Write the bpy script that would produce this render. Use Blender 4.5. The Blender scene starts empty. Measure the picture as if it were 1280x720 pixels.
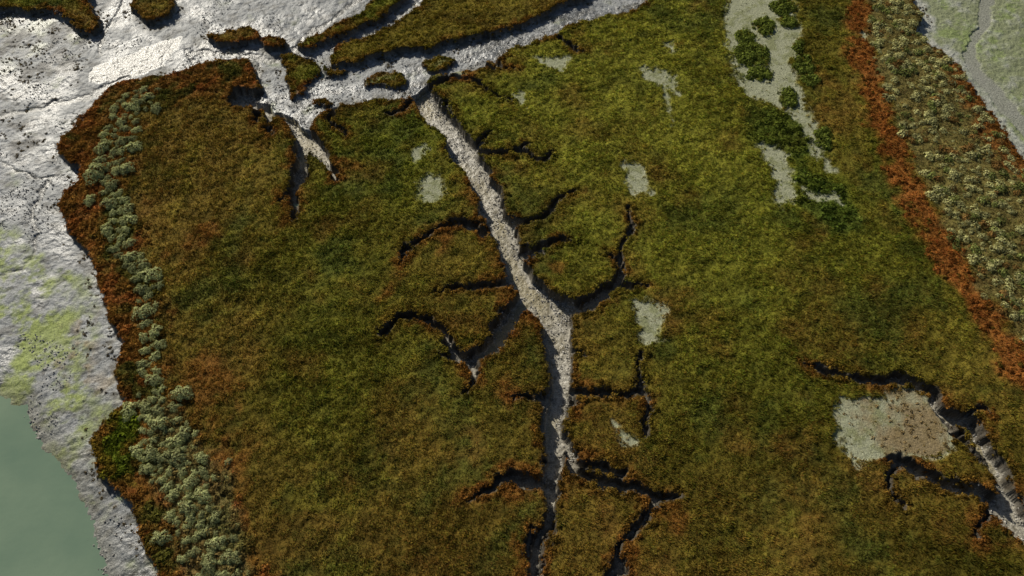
import bpy, math, numpy as np, time
T0=time.time()
rng=np.random.default_rng(7)
F=np.float32
# ---------------------------------------------------------------- survey -> ground metres
PITCH=math.radians(58.0); CAMH=75.0; FPX=970.0
SP,CP=math.sin(PITCH),math.cos(PITCH)
def W(u,v):
    u=np.asarray(u,float); v=np.asarray(v,float)
    x=(u-640)/FPX; y=-(v-360)/FPX
    dz=y*CP-SP; dy=y*SP+CP
    t=CAMH/(-dz)
    return x*t, dy*t
def SC(v):
    y=-(np.asarray(v,float)-360)/FPX
    return CAMH/(SP-y*CP)/FPX
# ---------------------------------------------------------------- noise
_tabs={}
def vn(x,y,s,seed=0):
    if seed not in _tabs: _tabs[seed]=np.random.default_rng(1000+seed).random((256,256)).astype(F)*2-1
    t=_tabs[seed]
    x=x/s+seed*17.31; y=y/s+seed*5.77
    xi=np.floor(x); yi=np.floor(y)
    fx=(x-xi).astype(F); fy=(y-yi).astype(F)
    xi=xi.astype(np.int32)&255; yi=yi.astype(np.int32)&255
    x1=(xi+1)&255; y1=(yi+1)&255
    fx=fx*fx*(3-2*fx); fy=fy*fy*(3-2*fy)
    a=t[yi,xi]; b=t[yi,x1]; c=t[y1,xi]; d=t[y1,x1]
    a=a+(b-a)*fx; c=c+(d-c)*fx
    return a+(c-a)*fy
_c,_s=math.cos(0.6),math.sin(0.6)
def fbm(x,y,s,o=3,seed=0):
    r=0;a=1.0;n=0
    for k in range(o):
        r=r+a*vn(x,y,s,seed+k*7); n+=a; a*=0.55; s=s*0.5
        x,y=_c*x-_s*y,_s*x+_c*y
    return r/n*1.5
def ss(a,b,x):
    t=np.clip((x-a)/(b-a),0,1); return t*t*(3-2*t)
# ---------------------------------------------------------------- grid
ST=0.12
def axis(a,b):
    f=np.arange(a,b,ST); out=[];d=ST;p=0
    while p<2500: d*=1.13; p+=d; out.append(p)
    o=np.array(out)
    return np.concatenate([(a-o)[::-1],f,f[-1]+o])
xs=axis(-90,90); ys=axis(8,109)
NX,NY=len(xs),len(ys)
X,Y=np.meshgrid(xs.astype(F),ys.astype(F))
WX=X+0.5*fbm(X,Y,3.0,2,1)+0.28*fbm(X,Y,0.9,2,2)
WY=Y+0.5*fbm(X,Y,3.0,2,3)+0.28*fbm(X,Y,0.9,2,4)
def block(x0,x1,y0,y1,m):
    i0=np.searchsorted(xs,x0-m); i1=np.searchsorted(xs,x1+m)
    j0=np.searchsorted(ys,y0-m); j1=np.searchsorted(ys,y1+m)
    return slice(j0,j1),slice(i0,i1)
def crom(P,k,closed=False):
    P=np.asarray(P,float); n=len(P); out=[]
    rngi=range(n) if closed else range(n-1)
    for i in rngi:
        if closed: p0,p1,p2,p3=P[(i-1)%n],P[i],P[(i+1)%n],P[(i+2)%n]
        else: p0,p1,p2,p3=P[max(i-1,0)],P[i],P[i+1],P[min(i+2,n-1)]
        for j in range(k):
            t=j/k
            out.append(0.5*((2*p1)+(-p0+p2)*t+(2*p0-5*p1+4*p2-p3)*t*t+(-p0+3*p1-3*p2+p3)*t**3))
    if not closed: out.append(P[-1])
    return np.array(out)
CAPC=5.0
sdC=np.full((NY,NX),CAPC,F); cw=np.zeros((NY,NX),F)
def stroke(pts):
    p=np.array(pts,float)
    x,y=W(p[:,0],p[:,1]); w=p[:,2]*SC(p[:,1]); w=np.maximum(np.where(w>1.15,w*1.12+.1,w*1.08),0.3)
    Q=crom(np.stack([x,y,w],1),3)
    for a,b in zip(Q[:-1],Q[1:]):
        B=block(min(a[0],b[0]),max(a[0],b[0]),min(a[1],b[1]),max(a[1],b[1]),CAPC+1.5)
        dx,dy=b[0]-a[0],b[1]-a[1]; L=dx*dx+dy*dy+1e-9
        px=WX[B]-F(a[0]); py=WY[B]-F(a[1])
        t=np.clip((px*F(dx)+py*F(dy))/F(L),0,1)
        d=np.hypot(px-t*F(dx),py-t*F(dy)); ww=F(a[2])+t*F(b[2]-a[2])
        d=d-ww*0.5
        m=d<sdC[B]
        cw[B]=np.where(m,ww,cw[B]); sdC[B]=np.where(m,d,sdC[B])
def poly(pts,cap=6.0,k=3,warp=True):
    p=np.array(pts,float); x,y=W(p[:,0],p[:,1])
    Q=crom(np.stack([x,y],1),k,True) if k>1 else np.stack([x,y],1)
    sd=np.full((NY,NX),cap,F); ins=np.zeros((NY,NX),bool)
    GX,GY=(WX,WY) if warp else (X,Y)
    for i in range(len(Q)):
        a=Q[i]; b=Q[(i+1)%len(Q)]
        B=block(min(a[0],b[0]),max(a[0],b[0]),min(a[1],b[1]),max(a[1],b[1]),cap+1)
        dx,dy=b[0]-a[0],b[1]-a[1]; L=dx*dx+dy*dy+1e-9
        px=GX[B]-F(a[0]); py=GY[B]-F(a[1])
        t=np.clip((px*F(dx)+py*F(dy))/F(L),0,1)
        d=np.hypot(px-t*F(dx),py-t*F(dy)); sd[B]=np.minimum(sd[B],d)
        if abs(dy)>1e-9:
            j0=np.searchsorted(ys,min(a[1],b[1])-1.6); j1=np.searchsorted(ys,max(a[1],b[1])+1.6)
            gy=GY[j0:j1]; gx=GX[j0:j1]
            c=((F(a[1])>gy)!=(F(b[1])>gy))&(gx<F(a[0])+(gy-F(a[1]))*F(dx/dy))
            ins[j0:j1]^=c
    return np.where(ins,sd,-sd)
# ---------------------------------------------------------------- layout
main=[(150,100),(185,94),(225,88),(270,77),(300,72),(318,85),(322,105),(318,122),(335,128),(352,138),(368,150),(385,158),(398,142),(402,130),(430,127),
(470,122),(500,124),(530,100),(560,90),(600,80),(640,62),(690,42),(745,20),(810,-2),(900,-60),(980,-200),(1050,-400),(1110,-400),(1130,-100),
(1146,0),(1155,45),(1192,75),(1215,105),(1240,145),(1275,190),(1330,260),(1500,450),(1700,700),(1700,1100),(240,1100),(240,900),(215,800),
(195,720),(185,690),(172,660),(160,632),(138,612),(120,588),(118,545),(135,520),(145,500),(137,470),(145,450),(150,420),(136,395),(130,375),
(120,350),(110,320),(90,290),(78,260),(80,240),(95,225),(98,207),(80,200),(75,185),(85,165),(110,135),(132,115)]
sdMain=poly(main)
islands=[
[(412,70),(430,55),(470,38),(505,18),(530,0),(545,-60),(600,-200),(780,-200),(745,-30),(705,2),(665,20),(640,34),(600,40),(560,52),(520,60),(480,66),(440,78),(418,80)],
[(372,52),(400,40),(440,22),(455,8),(480,-12),(512,-12),(482,16),(452,32),(412,48),(385,58)],
[(255,47),(280,38),(310,30),(328,38),(322,47),(290,52)],
[(330,46),(345,42),(357,50),(350,60),(332,56)],
[(-60,-60),(105,-60),(112,5),(120,32),(102,38),(85,22),(60,10),(30,14),(0,8),(-60,20)],
[(170,-8),(205,-20),(215,8),(190,22),(172,16)],
]
chan_isl=[
[(352,68),(372,65),(395,75),(400,90),(382,105),(362,118),(358,100),(362,85)],
[(452,100),(464,92),(480,88),(496,91),(504,102),(478,106)],
[(530,74),(542,67),(562,69),(566,78),(552,84),(538,82)],
[(404,78),(420,84),(432,88),(424,92),(408,87)],
[(390,127),(398,121),(410,119),(406,127)],
]
land=sdMain
for I in islands: land=np.maximum(land,poly(I,3.0))
sdI=np.full((NY,NX),-3,F)
for I in chan_isl: sdI=np.maximum(sdI,poly(I,3.0))
creeks=[
[(300,120,30),(345,118,30),(400,106,26),(450,102,22),(510,86,26),(555,74,17),(600,66,16),(640,52,18),(690,34,18),(740,14,18),(800,-4,20),(900,-80,24)],
[(505,85,26),(530,115,27),(555,150,26),(580,190,26),(605,230,26),(618,265,26),(630,295,26),(650,335,29),(672,370,33),(695,395,32),(704,430,27),(701,470,25),(702,500,24),(695,530,23),(690,565,21),(685,600,16),(688,630,14),(680,660,13),(668,690,13),(660,730,15),(655,800,15)],
[(698,550,14),(710,565,14),(718,590,12),(760,600,10),(800,612,9),(818,625,9),(800,655,8),(785,680,7),(770,705,9),(765,740,9)],
[(604,287,12),(575,275,10),(545,285,7),(515,305,5),(500,322,3)],
[(645,353,11),(600,357,8),(545,358,4)],
[(660,372,20),(638,390,21),(624,412,21),(605,436,18),(575,446,12),(560,430,8),(550,410,7),(530,395,8),(500,395,10),(478,412,8)],
[(578,446,9),(590,465,6),(583,487,3)],[(576,446,6),(548,442,3)],
[(690,597,13),(655,600,11),(625,600,11),(605,615,8),(585,622,5)],
[(350,128,26),(372,155,22),(378,180,17),(373,210,13),(368,240,9),(366,272,4)],
[(376,225,7),(352,248,3)],
[(378,165,18),(398,182,14),(410,200,11),(423,222,6)],
[(392,138,12),(412,128,9),(440,121,8),(470,118,8),(505,120,10)],[(420,126,8),(414,150,6),(430,168,3)],
[(320,122,16),(338,132,14),(350,146,8)],[(320,140,8),(312,150,3)],[(335,132,10),(330,152,5),(338,168,3)],
[(545,136,11),(565,150,9),(575,168,8),(590,185,9),(630,190,7),(652,190,6),(680,202,5),(690,186,3)],
[(652,192,5),(655,180,3)],[(590,182,7),(605,165,5),(612,158,3)],[(512,128,9),(500,140,6),(485,142,3)],
[(630,276,12),(670,276,9),(692,262,7),(702,245,6),(720,234,4)],
[(655,318,15),(680,306,11),(698,300,8),(712,303,5)],
[(688,372,17),(722,380,15),(750,366,13),(772,352,9),(774,322,7),(780,300,5),(790,282,4),(788,262,3)],[(770,354,8),(790,357,6),(810,358,3)],[(773,330,5),(762,318,3)],
[(706,478,12),(735,490,9),(770,490,7),(798,486,6),(808,510,6),(804,540,4)],[(798,486,5),(803,462,4),(796,440,3)],
[(716,578,10),(745,580,9),(778,592,7)],[(816,622,8),(850,616,4)],
[(690,420,11),(688,455,9),(690,480,9),(684,520,9),(682,560,8)],  # not a tributary: trench cut for the shadow along main creek's left side
[(665,655,9),(657,690,9)],
[(690,500,9),(672,494,5)],
[(540,104,10),(575,98,8),(600,104,6),(618,118,5),(640,126,3)],[(560,92,8),(590,80,7),(616,88,4)],[(610,75,8),(625,82,5),(640,84,3)],[(700,45,8),(715,58,4),(730,62,3)],
[(568,168,6),(558,182,3)],[(622,262,8),(600,268,4)],
[(1005,452,3),(1040,462,5),(1075,468,7),(1110,474,10),(1135,470,13),(1160,485,14),(1182,512,15),(1210,530,17),(1236,562,20),(1255,592,23),(1270,630,28),(1292,665,32),(1340,730,34)],
[(1108,574,8),(1125,574,9),(1150,590,14),(1190,608,14),(1225,612,14),(1262,645,20)],
[(1124,578,9),(1118,600,7),(1124,630,4)],
[(1186,520,7),(1200,545,6),(1222,570,5),(1248,600,6)],
[(1210,525,8),(1225,512,5),(1240,520,3)],[(1240,640,8),(1225,655,5),(1230,675,3)],
[(640,500,3),(660,498,4),(692,505,6)],[(706,440,7),(725,436,4),(735,442,3)],
]
for c in creeks: stroke(c)
pans=[
([(905,12),(922,-30),(955,-60),(985,-40),(992,0),(1000,30),(1000,80),(1005,120),(1018,160),(1030,190),(1020,202),(1003,165),(985,138),(960,128),(935,117),(915,82),(905,50)],0),
([(950,178),(972,184),(985,205),(992,250),(975,258),(965,215)],0),
([(998,228),(1022,240),(1048,238),(1052,250),(1010,250)],0),([(1030,200),(1050,208),(1040,216)],0),
([(518,241),(533,219),(552,225),(546,246),(528,254)],0),([(514,184),(529,180),(532,197),(518,200)],0),
([(776,203),(798,201),(810,235),(797,243),(780,225)],0),([(790,383),(815,373),(840,387),(822,420),(802,426)],0),
([(766,533),(781,538),(793,557),(770,556)],0),([(672,73),(714,69),(708,86),(690,84)],0),([(643,120),(660,118),(658,132)],0),
([(564,80),(582,86),(572,98)],0),
([(796,84),(828,88),(846,103),(848,118),(828,110),(808,99)],0),([(826,112),(834,118),(842,150),(836,150)],0),
([(828,54),(844,52),(842,66)],0),([(1080,40),(1088,44),(1082,50)],0),
([(1034,506),(1060,496),(1100,492),(1140,482),(1172,505),(1192,540),(1196,566),(1178,578),(1130,570),(1104,578),(1080,586),(1062,570),(1048,545)],1),
]
sdP=np.full((NY,NX),-3,F); sdP1=None
for p,t in pans:
    s=poly(p,3.0)
    if t==1: sdP1=s
    sdP=np.maximum(sdP,s)
hum=[(940,68,20,15),(955,32,13,9),(931,45,11,8),(980,8,14,10),(986,26,10,7),(1004,82,12,12),(948,92,14,8),(985,122,9,12),(1000,60,8,6),(1012,100,9,7),(1030,175,9,14)]
for u,v,a,b in hum:
    x,y=W(u,v); s=float(SC(v)); r=1-np.hypot((WX-F(x))/(a*s),(WY-F(y))/(b*s*1.3))
    sdP=np.where(r>-0.25,np.minimum(sdP,-r*1.5),sdP)
sdW=poly([(-10,512),(5,522),(22,548),(45,580),(62,615),(80,650),(93,690),(104,730),(110,800),(-400,1000),(-700,700),(-500,430),(-200,470)],6.0,3,False)
sdV=poly([(108,92),(120,72),(160,60),(200,44),(228,38),(216,60),(192,80),(150,92),(115,99)],3.0)
sdR=poly([(1232,-60),(1250,-60),(1246,0),(1238,30),(1226,55),(1232,80),(1252,102),(1290,140),(1340,180),(1330,195),(1280,160),(1240,115),(1214,82),(1208,58),(1224,25)],3.0)
# shallow drainage runnels on the flats
keepC,keepW=sdC.copy(),cw.copy()
sdC[:]=CAPC
for c in [[(150,95,12),(110,112,10),(70,122,9),(30,132,9),(-40,140,12)],[(240,60,8),(300,62,8),(340,72,10),(360,60,8),(378,40,7),(420,15,8),(450,-10,10)],[(230,60,7),(255,85,5),(300,100,8)],[(330,110,8),(320,80,5),(330,62,5)],[(120,60,6),(130,30,5),(150,5,4),(160,-40,4)],[(60,215,5),(40,250,5),(45,290,4),(20,330,5),(-20,350,6)],[(0,200,5),(35,215,4),(60,215,4)]]: stroke(c)
sdU=sdC.copy(); sdC[:]=keepC; cw[:]=keepW
print('layout',time.time()-T0)
# ---------------------------------------------------------------- heights
landC=np.maximum(np.minimum(land,sdC),sdI)
n03=fbm(X,Y,0.42,2,11); n1=fbm(X,Y,1.3,3,12); n6=fbm(X,Y,7,3,13); nt_=fbm(X,Y,0.85,2,17)
pm=ss(-0.35,0.35,sdP+0.6*fbm(X,Y,0.9,4,15))
pm=pm*(1-0.6*(sdP>-.4)*(sdP<0.6)*ss(.15,.6,fbm(X,Y,0.55,2,19)))
zp=0.07*n6+0.05*n1+0.05*n03+0.06*nt_-.45*ss(-.6,.2,sdI)
zp=zp*(1-0.75*pm)-0.14*pm
run=ss(.25,-.2,sdU)*(land<0)
zm=-0.85+0.05*n1+0.045*n03+0.06*n6+0.04*nt_-.12*run
increek=ss(0.3,-0.2,sdC)*(land>0)*(sdI<0)
zc=-np.minimum(1.65,0.45+0.85*cw)+0.045*n03+0.03*n1
zl=zm*(1-increek)+zc*increek
zl=zl-0.75*ss(-4.5,1.5,sdW)-0.03
bank=ss(-0.15,0.16,landC+0.13*n03)
Z=zl+(zp-zl)*bank
Z=np.where(sdV>0,np.minimum(Z,-0.9+0.004*n1),Z)
Z=np.where((sdR>0)&(land<-.3),-0.98+0.01*n1,Z)
# ---------------------------------------------------------------- colours
C=lambda *a:np.array(a,F)
K=1.36
G=C(.078,.083,.009)*K; B=C(.118,.078,.014)*K; YG=C(.134,.130,.016)*K; DG=C(.036,.048,.009)*K; O=C(.28,.105,.024)*1.1; R=C(.20,.065,.018)*1.15; BR=C(.097,.060,.012)*K
anch=[(250,200,B*1.05),(300,280,B),(330,420,G*.9),(430,500,G*.8),(400,600,B*.8),(480,680,B*.75),(350,700,BR*.8),(250,460,B*.9),(230,350,B),(420,250,G*1.1),(480,170,G*1.15),  # lower anchors scaled darker: shading towards the bottom put into plant colour
(400,360,G*.95),(560,340,B),(540,500,G*.85),(620,560,B*.85),(620,680,B*.8),(720,660,B*.8),(700,150,YG),(760,80,YG),(680,230,YG),(740,300,G*1.15),(860,50,YG*1.15),(880,200,YG),(860,300,YG),
(900,400,YG*.8),(900,520,G*.85),(950,620,B*.7),(1000,690,B*.65),(850,680,BR*.85),(1000,350,G*1.15),(1090,400,(B+YG)/2),(1180,440,B),(1060,250,G*1.15),(1110,330,G),(1050,100,(B+G)/2),(1150,650,B*.7),(1240,700,G*.55),(1040,450,G*.9),(740,440,B),(780,560,G*.9),(1020,560,G*.8)]
wsum=np.full((NY,NX),1e-6,F); veg=np.zeros((NY,NX,3),F)+G*F(1e-6)
AX=X+2.5*n6; AY=Y+2.5*fbm(X,Y,7,3,16)
for u,v,c in anch:
    x,y=W(u,v); w=np.exp(-((AX-F(x))**2+(AY-F(y))**2)/F(2*7.5**2)).astype(F)
    wsum+=w; veg+=w[...,None]*c
veg/=wsum[...,None]
def mix(a,b,m): return a+(b-a)*m[...,None]
veg=mix(veg,B*1.0,0.65*ss(0.1,0.8,fbm(X,Y,9,4,20)))
veg=mix(veg,DG*1.2,0.65*ss(0.1,0.8,fbm(X,Y,6,4,24)))
veg=mix(veg,YG*1.1,0.35*ss(0.2,0.9,fbm(X,Y,3.5,4,28)))
veg=mix(veg,C(.17,.085,.02),0.5*ss(0.15,1.0,fbm(X,Y,4.5,5,32)))
veg=mix(veg,DG*.8,0.45*ss(0.3,1.0,fbm(X,Y,1.5,3,34)))
veg*=(1+.18*fbm(X*.9+Y*.35,(Y-.35*X)*3.2,2.4,4,36))[...,None]
for u,v,r in [(590,240,22),(430,205,16),(665,392,20),(648,470,16),(800,622,16),(1112,598,14),(320,130,16),(255,490,30),(265,560,26),(835,640,18),(480,345,12),(545,300,14),(690,330,12),(610,350,14),(720,600,18),(300,95,20),(720,500,12),(630,640,10),(560,80,14),(1100,478,16),(690,600,14),(250,300,22)]:
    x,y=W(u,v); s=float(SC(v))*r
    g_=np.exp(-((AX-F(x))**2+(AY-F(y))**2)/F(2*s*s)); veg=mix(veg,O*.55,0.6*ss(.15,1.0,g_*(1+.8*n1)))
def zone(p,soft=1.0,s=40):
    sd=poly(p,4.0,3,True); return ss(-soft,soft,sd+soft*1.2*fbm(X,Y,2.2,3,s))
zL=zone([(330,90),(322,110),(270,112),(215,125),(178,140),(168,180),(165,230),(178,290),(200,350),(205,400),(212,480),(235,530),(280,590),(300,640),(320,700),(350,800),(200,900),(150,650),(60,550),(100,400),(40,200),(140,60),(300,50)],1.6,40)
veg=mix(veg,(O*.4+BR*.55),0.8*zL)
veg=mix(veg,R*1.15,0.6*zL*ss(0.0,0.7,fbm(X,Y,1.8,3,44)))
veg=mix(veg,DG*1.2,0.8*zL*ss(0.0,0.6,fbm(X,Y,2.6,3,48)))
zGr=zone([(122,530),(150,515),(168,540),(166,590),(140,608),(118,585)],1.0,41)
veg=mix(veg,C(.085,.125,.01),0.9*zGr)
zBand=zone([(188,500),(225,505),(250,545),(275,590),(290,640),(300,740),(230,740),(215,660),(198,600),(190,550)],0.9,42)
veg=mix(veg,C(.17,.15,.055),0.7*zBand)
zO=zone([(1055,-60),(1085,-60),(1088,20),(1100,90),(1122,160),(1152,225),(1182,290),(1217,340),(1252,400),(1302,470),(1330,520),(1285,500),(1245,440),(1210,385),(1175,335),(1145,290),(1123,240),(1095,170),(1070,90),(1060,20)],1.1,43)
veg=mix(veg,O*.85,0.92*zO)
zS=zone([(1085,-200),(1150,-200),(1148,0),(1165,50),(1200,82),(1225,125),(1275,200),(1420,360),(1420,560),(1300,468),(1250,395),(1215,335),(1180,285),(1150,222),(1122,158),(1100,90),(1088,20)],0.8,45)
veg=mix(veg,C(.15,.12,.04),0.85*zS)
zO2=zone([(1160,60),(1195,80),(1222,108),(1245,145),(1280,190),(1340,262),(1340,300),(1275,225),(1240,190),(1215,150),(1195,105)],0.7,46)
veg=mix(veg,O*.7,0.8*zO2)
zD=zone([(930,130),(960,135),(990,145),(1010,175),(1012,215),(1060,240),(1080,280),(1040,290),(1005,262),(992,235),(985,200),(940,175)],0.9,47)
veg=mix(veg,C(.065,.10,.016),0.7*zD)
zTop=zone([(412,90),(430,40),(530,-20),(545,-80),(760,-80),(700,20),(560,70),(430,92)],0.8,49)
veg=mix(veg,C(.16,.09,.014),0.5*zTop)
outer=ss(3.0,.5,land)*(X<-20)
fr=ss(1.4,0.15,landC+0.9*fbm(X,Y,1.3,3,52))*(1-zS)
patch=ss(-.25,.75,fbm(X,Y,3,3,56))
frs=fr*(0.14+0.45*patch+.25*outer)
veg=mix(veg,O*.68,np.clip(frs,0,1))
veg*=np.clip(1+0.25*n1+0.12*n03+.2*nt_,.3,2)[...,None]  # relief shade painted in: troughs darker, crests lighter, from the height noise
# bare ground
n4=fbm(X,Y,4,4,60); nf=fbm(X,Y,0.5,3,64); nL=fbm(X*.6+Y*.4,Y-.5*X,1.0,4,67)
mud=np.zeros((NY,NX,3),F)+C(.225,.232,.23)
mud=mix(mud,C(.11,.112,.108),0.7*ss(-0.1,0.8,n4))
mud=mix(mud,C(.38,.38,.37),0.5*ss(0.1,0.8,nf))
mud=mix(mud,C(.05,.048,.04),0.7*ss(0.1,0.65,nL))
mud=mix(mud,C(.08,.075,.06),0.8*run)
pz=zone([(-40,10),(60,20),(100,60),(105,95),(60,110),(40,140),(60,170),(30,180),(-40,150)],2.0,75)
mud=mix(mud,C(.045,.04,.03),0.85*pz*ss(-.1,.4,fbm(X,Y,1.8,4,76)))
mud=mix(mud,C(.10,.088,.055),0.7*ss(-2.4,-.2,land)*ss(-.2,.5,fbm(X,Y,1.3,4,78)))
za=zone([(-60,300),(60,320),(95,370),(100,440),(125,480),(110,520),(130,600),(150,640),(120,640),(80,600),(40,520),(-60,500)],3.0,50)
alg=za*ss(-0.4,0.5,fbm(X,Y,3,4,70)+.4*nf)
mud=mix(mud,C(.25,.30,.07),0.9*alg)
za2=zone([(-60,20),(20,30),(90,25),(60,60),(-60,70)],2.0,54)
mud=mix(mud,C(.14,.18,.05),0.6*za2*ss(-.2,.4,n4))
zb=zone([(100,380),(118,420),(125,470),(100,480),(80,440),(85,400)],1.5,53)
mud=mix(mud,C(.21,.16,.09),0.8*zb*ss(-.3,.4,n1))
zr=zone([(1140,-200),(1600,-200),(1700,600),(1330,280),(1270,170),(1200,80),(1150,40)],1.0,51)
mud=mix(mud,C(.20,.22,.11),0.9*zr)
mud=mix(mud,C(.19,.25,.06),0.6*zr*ss(0.1,0.6,n4+.4*nf))
mud=mix(mud,C(.38,.38,.35),0.8*zr*ss(-3.2,-1.2,land+n1))
mud=mix(mud,C(.24,.24,.20),0.9*ss(-.1,.3,sdR))
shore=ss(-5,-0.3,sdW)*ss(0.6,-.2,sdW)
mud=mix(mud,C(.14,.13,.085),0.75*shore)
mud=mix(mud,C(.13,.12,.095),0.9*ss(-.1,.4,sdV))
cb=np.zeros((NY,NX,3),F)+C(.36,.335,.275)
cb=mix(cb,C(.09,.078,.052),0.8*ss(-0.1,0.6,nf+0.4*n1))
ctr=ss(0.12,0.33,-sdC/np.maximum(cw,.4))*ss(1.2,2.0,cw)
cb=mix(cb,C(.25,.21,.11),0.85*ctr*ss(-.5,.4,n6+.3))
cb=mix(cb,C(.12,.105,.075),0.6*ss(1.5,0.9,cw))  # narrow beds darkened: shade of the close banks mixed into bed colour
nw=np.clip(increek,0,1)
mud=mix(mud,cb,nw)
pc=np.zeros((NY,NX,3),F)+C(.30,.305,.20)
pc=mix(pc,C(.17,.18,.075),0.65*ss(-.1,.7,n1+.5*n03))
x0,y0=W(1140,530); e=ss(1.35,0.5,np.hypot((AX-F(x0))/5.2,(AY-F(y0))/4.6)+0.6*fbm(X,Y,1.8,4,83))
pc=mix(pc,C(.20,.135,.065),0.8*e*ss(-.2,.6,sdP1))
land_c=mix(veg,pc,pm)
vegm=ss(0.0,0.25,landC+0.1*n03)
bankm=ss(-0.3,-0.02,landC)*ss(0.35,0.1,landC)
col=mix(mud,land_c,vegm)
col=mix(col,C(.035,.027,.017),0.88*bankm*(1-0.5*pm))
col=np.clip(col,0.004,0.9)
wet=np.clip((1-vegm)*(0.55+0.4*ss(-.3,.5,n4)+.3*run),0,1)
wet=wet*(1-nw*.4)*(1-.5*alg)+ctr*.35
wet=np.where(sdV>0,1.0,wet)*(1-pm*vegm*.6)
wet=np.clip(np.where(zr>.3,wet*.5,wet),0,1)
print('colour',time.time()-T0)
# ---------------------------------------------------------------- mesh helper
def make(name,co,faces_n,idx,cols,mat,smooth=False,extra=None):
    me=bpy.data.meshes.new(name)
    nf_=len(idx)//faces_n
    me.vertices.add(len(co)); me.vertices.foreach_set('co',np.ascontiguousarray(co,F).ravel())
    me.loops.add(len(idx)); me.loops.foreach_set('vertex_index',np.ascontiguousarray(idx,np.int32))
    me.polygons.add(nf_); me.polygons.foreach_set('loop_start',np.arange(0,len(idx),faces_n,dtype=np.int32))
    me.update(calc_edges=True)
    if cols is not None:
        a=me.attributes.new('Col','FLOAT_COLOR','POINT')
        c4=np.ones((len(co),4),F); c4[:,:3]=cols; a.data.foreach_set('color',c4.ravel())
    if extra:
        for k,v in extra.items():
            a=me.attributes.new(k,'FLOAT','POINT'); a.data.foreach_set('value',np.ascontiguousarray(v,F).ravel())
    if smooth: me.shade_smooth()
    else: me.shade_flat()
    me.materials.append(mat)
    ob=bpy.data.objects.new(name,me); bpy.context.collection.objects.link(ob)
    return ob
# ---------------------------------------------------------------- materials
def newmat(n):
    m=bpy.data.materials.new(n); m.use_nodes=True; nt=m.node_tree; nt.nodes.clear()
    return m,nt,nt.nodes,nt.links
def ground_mat():
    m,nt,N,L=newmat('marsh_ground_mat')
    o=N.new('ShaderNodeOutputMaterial'); p=N.new('ShaderNodeBsdfPrincipled'); L.new(p.outputs[0],o.inputs[0])
    a=N.new('ShaderNodeAttribute'); a.attribute_name='Col'
    w=N.new('ShaderNodeAttribute'); w.attribute_name='wet'
    g=N.new('ShaderNodeNewGeometry')
    n=N.new('ShaderNodeTexNoise'); n.inputs['Scale'].default_value=6.5; n.inputs['Detail'].default_value=5; n.inputs['Roughness'].default_value=.75
    L.new(g.outputs['Position'],n.inputs['Vector'])
    mr=N.new('ShaderNodeMapRange'); mr.inputs[1].default_value=.3; mr.inputs[2].default_value=.7; mr.inputs[3].default_value=.3; mr.inputs[4].default_value=1.7
    L.new(n.outputs[0],mr.inputs[0])
    v=N.new('ShaderNodeVectorMath'); v.operation='SCALE'; L.new(a.outputs['Color'],v.inputs[0]); L.new(mr.outputs[0],v.inputs['Scale'])
    L.new(v.outputs[0],p.inputs['Base Color'])
    r=N.new('ShaderNodeMapRange'); r.inputs[3].default_value=.9; r.inputs[4].default_value=.33; L.new(w.outputs['Fac'],r.inputs[0]); L.new(r.outputs[0],p.inputs['Roughness'])
    s=N.new('ShaderNodeMapRange'); s.inputs[3].default_value=.05; s.inputs[4].default_value=.75; L.new(w.outputs['Fac'],s.inputs[0]); L.new(s.outputs[0],p.inputs['Specular IOR Level'])
    n2=N.new('ShaderNodeTexNoise'); n2.inputs['Scale'].default_value=4.0; n2.inputs['Detail'].default_value=5; n2.inputs['Roughness'].default_value=.6
    L.new(g.outputs['Position'],n2.inputs['Vector'])
    bu=N.new('ShaderNodeBump'); bu.inputs['Strength'].default_value=1; bu.inputs['Distance'].default_value=.10
    L.new(n2.outputs[0],bu.inputs['Height']); L.new(bu.outputs[0],p.inputs['Normal'])
    return m
def leaf_mat(name,trans=.3,sc=1.3):
    m,nt,N,L=newmat(name)
    o=N.new('ShaderNodeOutputMaterial'); a=N.new('ShaderNodeAttribute'); a.attribute_name='Col'
    g=N.new('ShaderNodeNewGeometry'); n=N.new('ShaderNodeTexNoise'); n.inputs['Scale'].default_value=sc; L.new(g.outputs['Position'],n.inputs['Vector'])
    mr=N.new('ShaderNodeMapRange'); mr.inputs[1].default_value=.3; mr.inputs[2].default_value=.7; mr.inputs[3].default_value=.75; mr.inputs[4].default_value=1.25; L.new(n.outputs[0],mr.inputs[0])
    v=N.new('ShaderNodeVectorMath'); v.operation='SCALE'; L.new(a.outputs['Color'],v.inputs[0]); L.new(mr.outputs[0],v.inputs['Scale'])
    d=N.new('ShaderNodeBsdfDiffuse'); t=N.new('ShaderNodeBsdfTranslucent'); x=N.new('ShaderNodeMixShader'); x.inputs[0].default_value=trans
    L.new(v.outputs[0],d.inputs[0]); L.new(v.outputs[0],t.inputs[0]); L.new(d.outputs[0],x.inputs[1]); L.new(t.outputs[0],x.inputs[2]); L.new(x.outputs[0],o.inputs[0])
    return m
idg=np.arange(NX*NY,dtype=np.int32).reshape(NY,NX)
q=np.stack([idg[:-1,:-1],idg[:-1,1:],idg[1:,1:],idg[1:,:-1]],-1).ravel()
co=np.stack([X,Y,Z],-1).reshape(-1,3)
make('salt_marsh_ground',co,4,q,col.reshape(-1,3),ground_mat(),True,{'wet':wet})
print('terrain',time.time()-T0)
ix0=np.searchsorted(xs,-90); iy0=np.searchsorted(ys,8)
def idx_at(x,y):
    i=np.clip(np.round((x+90)/ST).astype(int)+ix0,0,NX-1); j=np.clip(np.round((y-8)/ST).astype(int)+iy0,0,NY-1)
    return j,i
def samp(n):
    return rng.uniform(-89,89,n).astype(F),rng.uniform(9,108,n).astype(F)
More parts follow.
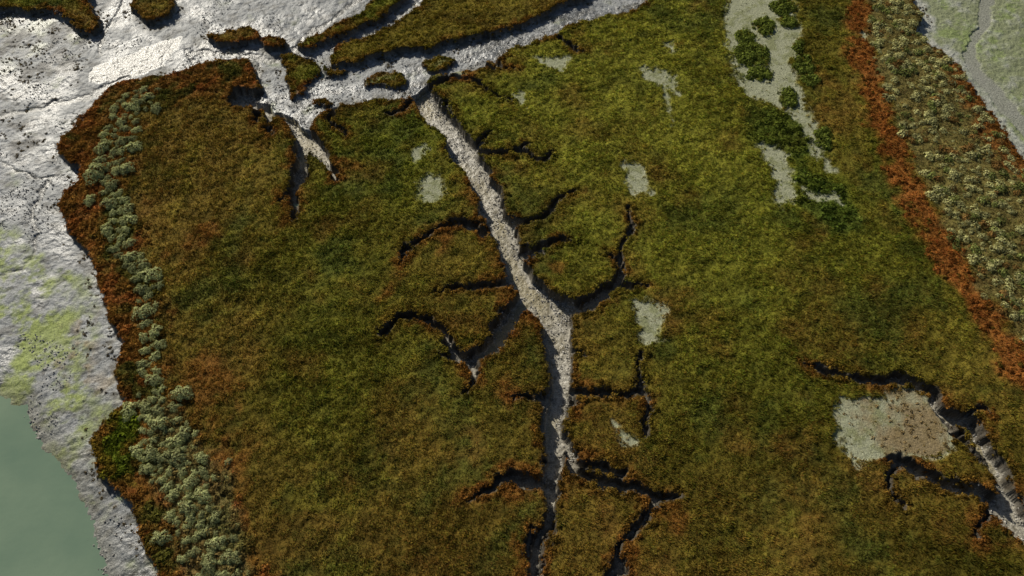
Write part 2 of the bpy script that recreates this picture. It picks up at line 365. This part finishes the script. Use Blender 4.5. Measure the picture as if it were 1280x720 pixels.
# ---------------------------------------------------------------- grass
x,y=samp(1000000); j,i=idx_at(x,y)
dens=vegm[j,i]*(1-pm[j,i]*.985)*(landC[j,i]>0.12)*(0.6+0.4*ss(-.6,.3,nt_[j,i]))*(1-.5*zS[j,i])
k=rng.random(len(x))<dens; x,y,j,i=x[k],y[k],j[k],i[k]
n=len(x); print('tufts',n)
NB=3
base=np.stack([x,y,Z[j,i]-0.03],-1)[:,None,:].repeat(NB,1)
ang=rng.uniform(0,2*np.pi,(n,NB)); lean=rng.uniform(.3,1.4,(n,NB))
tus=(1+.35*n6[j,i]+.3*nt_[j,i])[:,None]
hgt=(rng.uniform(.08,.20,(n,1))*np.clip(tus,.4,2))*rng.uniform(.7,1.2,(n,NB)); wd=rng.uniform(.035,.075,(n,NB))
off=rng.normal(0,.07,(n,NB,2))
base[...,:2]+=off
dx=np.cos(ang);dy=np.sin(ang)
v0=base.copy(); v1=base.copy(); v2=base.copy()
v0[...,0]-=dy*wd; v0[...,1]+=dx*wd; v1[...,0]+=dy*wd; v1[...,1]-=dx*wd
v2[...,0]+=dx*hgt*lean+.04; v2[...,1]+=dy*hgt*lean-.03; v2[...,2]+=hgt
co=np.stack([v0,v1,v2],2).reshape(-1,3)
cc=veg[j,i]*rng.uniform(.6,1.65,(n,1)).astype(F)
cc=cc*(1+rng.normal(0,.10,(n,3)))
cc=np.clip(cc,0.004,.6).astype(F)[:,None,:].repeat(NB*3,1).reshape(-1,3)
make('marsh_grass',co,3,np.arange(len(co),dtype=np.int32),cc,leaf_mat('grass_mat',.38))
print('grass',time.time()-T0)
# ---------------------------------------------------------------- bushes
def bushes(name,P,Rr,Hh,cols,K,mat,leaf=.26,jit=.35):
    n=len(P)
    ph=rng.uniform(0,2*np.pi,(n,K)); cz=rng.uniform(-.05,1,(n,K)); sz=np.sqrt(1-cz**2)
    D=np.stack([sz*np.cos(ph),sz*np.sin(ph),cz],-1)
    lob=1+.24*np.sin(2*ph+rng.uniform(0,6,(n,1)))*sz+.16*np.sin(5*ph+rng.uniform(0,6,(n,1)))
    rad=lob*rng.uniform(.80,1.02,(n,K))
    c=P[:,None,:]+D*np.stack([Rr,Rr,Hh],-1)[:,None,:]*rad[...,None]
    nn=D+rng.normal(0,jit,D.shape); nn/=np.linalg.norm(nn,axis=-1,keepdims=True)
    t=np.cross(nn,rng.normal(0,1,D.shape)); t/=np.linalg.norm(t,axis=-1,keepdims=True)
    b=np.cross(nn,t); s=(Rr[:,None]*leaf*rng.uniform(.6,1.3,(n,K)))[...,None]
    co=np.stack([c+t*s,c-t*s*.6+b*s*.8,c-t*s*.6-b*s*.8],2).reshape(-1,3)
    cc=cols[:,None,:]*rng.uniform(.65,1.4,(n,K,1)); cc=np.clip(cc,.004,.7)[:,:,None,:].repeat(3,2).reshape(-1,3)
    return make(name,co,3,np.arange(len(co),dtype=np.int32),cc,mat)
bm=leaf_mat('shrub_leaf_mat',.3,2.0)
def at(x,y,dz=0):
    j,i=idx_at(x,y); return np.stack([x,y,Z[j,i]+dz],-1)
ch=crom([(186,126,10),(160,140,12),(150,165,13),(142,198,13),(136,228,14),(142,262,14),(150,292,15),(165,322,16),(182,350,13),(186,400,12),(188,440,14),(190,468,17),(200,500,12),(205,540,12),(222,590,12),(240,640,12),(262,690,12),(275,730,12)],14)
cx,cy,cr=[],[],[]
for (u,v,r) in ch:
    for _ in range(5):
        sp_=9 if v<370 else (5 if v<500 else 18)
        a_,b_,c_=u+rng.normal(0,sp_),v+rng.normal(0,7),r*(.3+.85*rng.random()**1.3)
        if 350<v<500 and rng.random()<.5: continue
        if all((a_-p)**2+(b_-q_)**2>(.66*(c_+s_))**2 for p,q_,s_ in zip(cx,cy,cr)):
            cx.append(a_); cy.append(b_); cr.append(c_)
cx=np.array(cx);cy=np.array(cy);cr=np.array(cr); print('saltbush',len(cx))
wx,wy=W(cx,cy); rr=cr*SC(cy); P=at(wx,wy,.0)
cols=C(.45,.47,.21)*rng.uniform(.6,1.1,(len(wx),1))
bushes('saltbush_shrubs',P,rr,rr*.7,cols,700,bm,.10,.3)
def scat(mask,n,th=.5):
    x,y=samp(n); j,i=idx_at(x,y); k=(mask[j,i]>th)&(landC[j,i]>.2); return x[k],y[k]
x,y=scat(zBand,16000); k=rng.random(len(x))<.6; x,y=x[k],y[k]; r=rng.uniform(.12,.36,len(x))
bushes('sea_purslane_shrubs',at(x,y),r,r*.7,np.where(rng.random((len(x),1))<.75,C(.32,.32,.13),C(.2,.11,.03))*rng.uniform(.5,1.3,(len(x),1)),70,bm,.22)
x,y=scat(zS,23000); k=rng.random(len(x))<.8; x,y=x[k],y[k]; r=rng.uniform(.2,.7,len(x))
w=rng.random((len(x),1)); cols=np.where(w<.72,C(.48,.46,.20),np.where(w<.89,C(.22,.25,.07),C(.28,.16,.05)))*rng.uniform(.6,1.2,(len(x),1))
bushes('coastal_scrub',at(x,y),r,r*.65,cols,110,bm,.19)
x,y=scat(zO,60000); k=rng.random(len(x))<.55; x,y=x[k],y[k]; r=rng.uniform(.12,.36,len(x))
bushes('red_glasswort',at(x,y),r,r*.6,np.where(rng.random((len(x),1))<.85,O,B)*rng.uniform(.5,1.2,(len(x),1)),30,bm,.4)
x,y=scat(zL,40000); j,i=idx_at(x,y); r=rng.uniform(.12,.5,len(x)); cols=veg[j,i]*rng.uniform(.6,1.7,(len(x),1))
bushes('marsh_margin_plants',at(x,y),r,r*.6,cols,36,bm,.34)
x,y=scat(np.maximum(zD,zGr),22000); j,i=idx_at(x,y); k=pm[j,i]<.4; x,y,j,i=x[k],y[k],j[k],i[k]; r=rng.uniform(.2,.6,len(x))
bushes('pan_side_plants',at(x,y),r,r*.6,veg[j,i]*rng.uniform(.8,1.7,(len(x),1)),40,bm,.3)
hx,hy,hr=[],[],[]
for u,v,a,b in hum:
    for _ in range(int(a*b*.25)):
        t=rng.uniform(0,6.28); q_=math.sqrt(rng.random()); hx.append(u+a*1.0*q_*math.cos(t)); hy.append(v+b*1.0*q_*math.sin(t)); hr.append(rng.uniform(.3,.7))
wx,wy=W(hx,hy); hr=np.array(hr)
bushes('hummock_plants',at(wx,wy),hr,hr*.6,C(.14,.17,.03)*rng.uniform(.7,1.4,(len(wx),1)),60,bm,.26)
x,y=samp(60000); j,i=idx_at(x,y); k=(sdP1[j,i]>0)&(rng.random(len(x))<.04+.55*e[j,i])&(landC[j,i]>.2); x,y=x[k],y[k]; r=rng.uniform(.07,.22,len(x))
bushes('pan_glasswort',at(x,y),r,r*.4,C(.25,.18,.08)*rng.uniform(.6,1.4,(len(x),1)),14,bm,.5)
x,y=samp(330000); j,i=idx_at(x,y); l=landC[j,i]; k=(l>.0)&(l<.7)&(pm[j,i]<.6)&(rng.random(len(x))<.42); x,y,j,i=x[k],y[k],j[k],i[k]
r=rng.uniform(.10,.30,len(x)); print('edge',len(x))
pp=patch[j,i][:,None]*.4
cols=(veg[j,i]*(1-pp)+O*.75*pp)*rng.uniform(.5,1.5,(len(x),1))
bushes('creek_edge_plants',at(x,y),r,r*.7,cols,22,bm,.42)
x,y=samp(160000); j,i=idx_at(x,y); nn=fbm(x,y,1.6,3,80)
k=(landC[j,i]<-.1)&(sdC[j,i]>.3)&(sdW[j,i]<-.5)&(sdV[j,i]<-.1)&(((pz[j,i]>.4)&(nn>.25)&(rng.random(len(x))<.55))|((zb[j,i]>.5)&(nn>.3)&(rng.random(len(x))<.3))|((landC[j,i]>-1.6)&(nn>.2)&(rng.random(len(x))<.5)))
x,y=x[k],y[k]; r=rng.uniform(.06,.2,len(x)); print('weed',len(x))
bushes('seaweed_clumps',at(x,y),r,r*.4,C(.14,.11,.06)*rng.uniform(.5,1.8,(len(x),1)),16,bm,.5)
# ---------------------------------------------------------------- stones
x,y=samp(800000); j,i=idx_at(x,y); s_=sdC[j,i]
ink=(s_<-.05)&(cw[j,i]>1.1)&(land[j,i]>-1)&(sdI[j,i]<0)
prob=np.where(ink,.7*(1-.85*ctr[j,i])*ss(-.7,.3,n1[j,i]),0)+((landC[j,i]<-.2)&(fbm(x,y,5,3,90)>.25)&(sdW[j,i]<-.3)&(sdV[j,i]<-.3)&(zr[j,i]<.3))*.12
k=rng.random(len(x))<prob; x,y=x[k],y[k]; n=len(x); print('stones',n)
s=rng.uniform(.04,.15,n)
O6=np.array([(1,0,0),(0,1,0),(-1,0,0),(0,-1,0),(0,0,.8),(0,0,-.6)])
co=at(x,y,.02)[:,None,:]+O6[None]*s[:,None,None]*rng.uniform(.6,1.3,(n,6,1))+rng.normal(0,.015,(n,6,3))
fi=np.array([0,1,4,1,2,4,2,3,4,3,0,4,1,0,5,2,1,5,3,2,5,0,3,5])
idx=(np.arange(n)[:,None]*6+fi[None]).ravel()
cc=(C(.52,.49,.43)*rng.uniform(.35,1.25,(n,1)))[:,None,:].repeat(6,1).reshape(-1,3)
m,nt,N,L=newmat('stone_mat'); o=N.new('ShaderNodeOutputMaterial'); p=N.new('ShaderNodeBsdfPrincipled'); a=N.new('ShaderNodeAttribute'); a.attribute_name='Col'
nz=N.new('ShaderNodeTexNoise'); nz.inputs['Scale'].default_value=9; mx=N.new('ShaderNodeMix'); mx.data_type='RGBA'; mx.blend_type='MULTIPLY'; mx.inputs[0].default_value=.5
L.new(a.outputs['Color'],mx.inputs[6]); L.new(nz.outputs[0],mx.inputs[7]); L.new(mx.outputs[2],p.inputs['Base Color']); p.inputs['Roughness'].default_value=.42; L.new(p.outputs[0],o.inputs[0])
make('creek_stones',co.reshape(-1,3),3,idx,cc,m)
# ---------------------------------------------------------------- water
m,nt,N,L=newmat('estuary_water_mat'); o=N.new('ShaderNodeOutputMaterial'); p=N.new('ShaderNodeBsdfPrincipled'); L.new(p.outputs[0],o.inputs[0])
p.inputs['Roughness'].default_value=.12; p.inputs['IOR'].default_value=1.33
g=N.new('ShaderNodeNewGeometry'); nz=N.new('ShaderNodeTexNoise'); nz.inputs['Scale'].default_value=1.6; nz.inputs['Detail'].default_value=4; L.new(g.outputs['Position'],nz.inputs['Vector'])
nb=N.new('ShaderNodeTexNoise'); nb.inputs['Scale'].default_value=.12; nb.inputs['Detail'].default_value=4; L.new(g.outputs['Position'],nb.inputs['Vector'])
rp=N.new('ShaderNodeValToRGB'); rp.color_ramp.elements[0].position=.35; rp.color_ramp.elements[0].color=(.135,.20,.14,1); rp.color_ramp.elements[1].position=.65; rp.color_ramp.elements[1].color=(.185,.25,.17,1)
L.new(nb.outputs[0],rp.inputs[0]); L.new(rp.outputs[0],p.inputs['Base Color'])
bu=N.new('ShaderNodeBump'); bu.inputs['Strength'].default_value=.25; bu.inputs['Distance'].default_value=.05; L.new(nz.outputs[0],bu.inputs['Height']); L.new(bu.outputs[0],p.inputs['Normal'])
wp=np.array([(-2400,-2400,-1.22),(-20,-2400,-1.22),(-20,60,-1.22),(-2400,60,-1.22)],F)
make('estuary_water',wp,4,np.arange(4,dtype=np.int32),None,m)
# ---------------------------------------------------------------- light
sx,sy,el=-0.58,0.815,math.radians(31)
w=bpy.data.worlds.new('World'); bpy.context.scene.world=w; w.use_nodes=True; N=w.node_tree.nodes; bg=N.get('Background')
sk=N.new('ShaderNodeTexSky'); sk.sky_type='NISHITA'; sk.sun_disc=False; sk.sun_elevation=el; sk.sun_rotation=math.atan2(sx,sy)%(2*math.pi)
w.node_tree.links.new(sk.outputs[0],bg.inputs[0]); bg.inputs[1].default_value=.05
from mathutils import Vector
ld=bpy.data.lights.new('sun','SUN'); ld.energy=5.0; ld.angle=math.radians(.5); ld.color=(1,.94,.82)
lo=bpy.data.objects.new('sun',ld); bpy.context.collection.objects.link(lo)
sd_=Vector((sx*math.cos(el),sy*math.cos(el),math.sin(el))); lo.rotation_euler=sd_.to_track_quat('Z','Y').to_euler(); lo.location=(0,0,120)
cd=bpy.data.cameras.new('camera'); cam=bpy.data.objects.new('camera',cd); bpy.context.collection.objects.link(cam)
cd.sensor_width=36; cd.lens=36*FPX/1280; cd.clip_end=6000; cd.clip_start=1
cam.location=(0,0,CAMH); cam.rotation_euler=(math.pi/2-PITCH,0,0)
sc=bpy.context.scene; sc.camera=cam
sc.view_settings.view_transform='Standard'; sc.view_settings.look='None'; sc.view_settings.exposure=0
print('done',time.time()-T0)
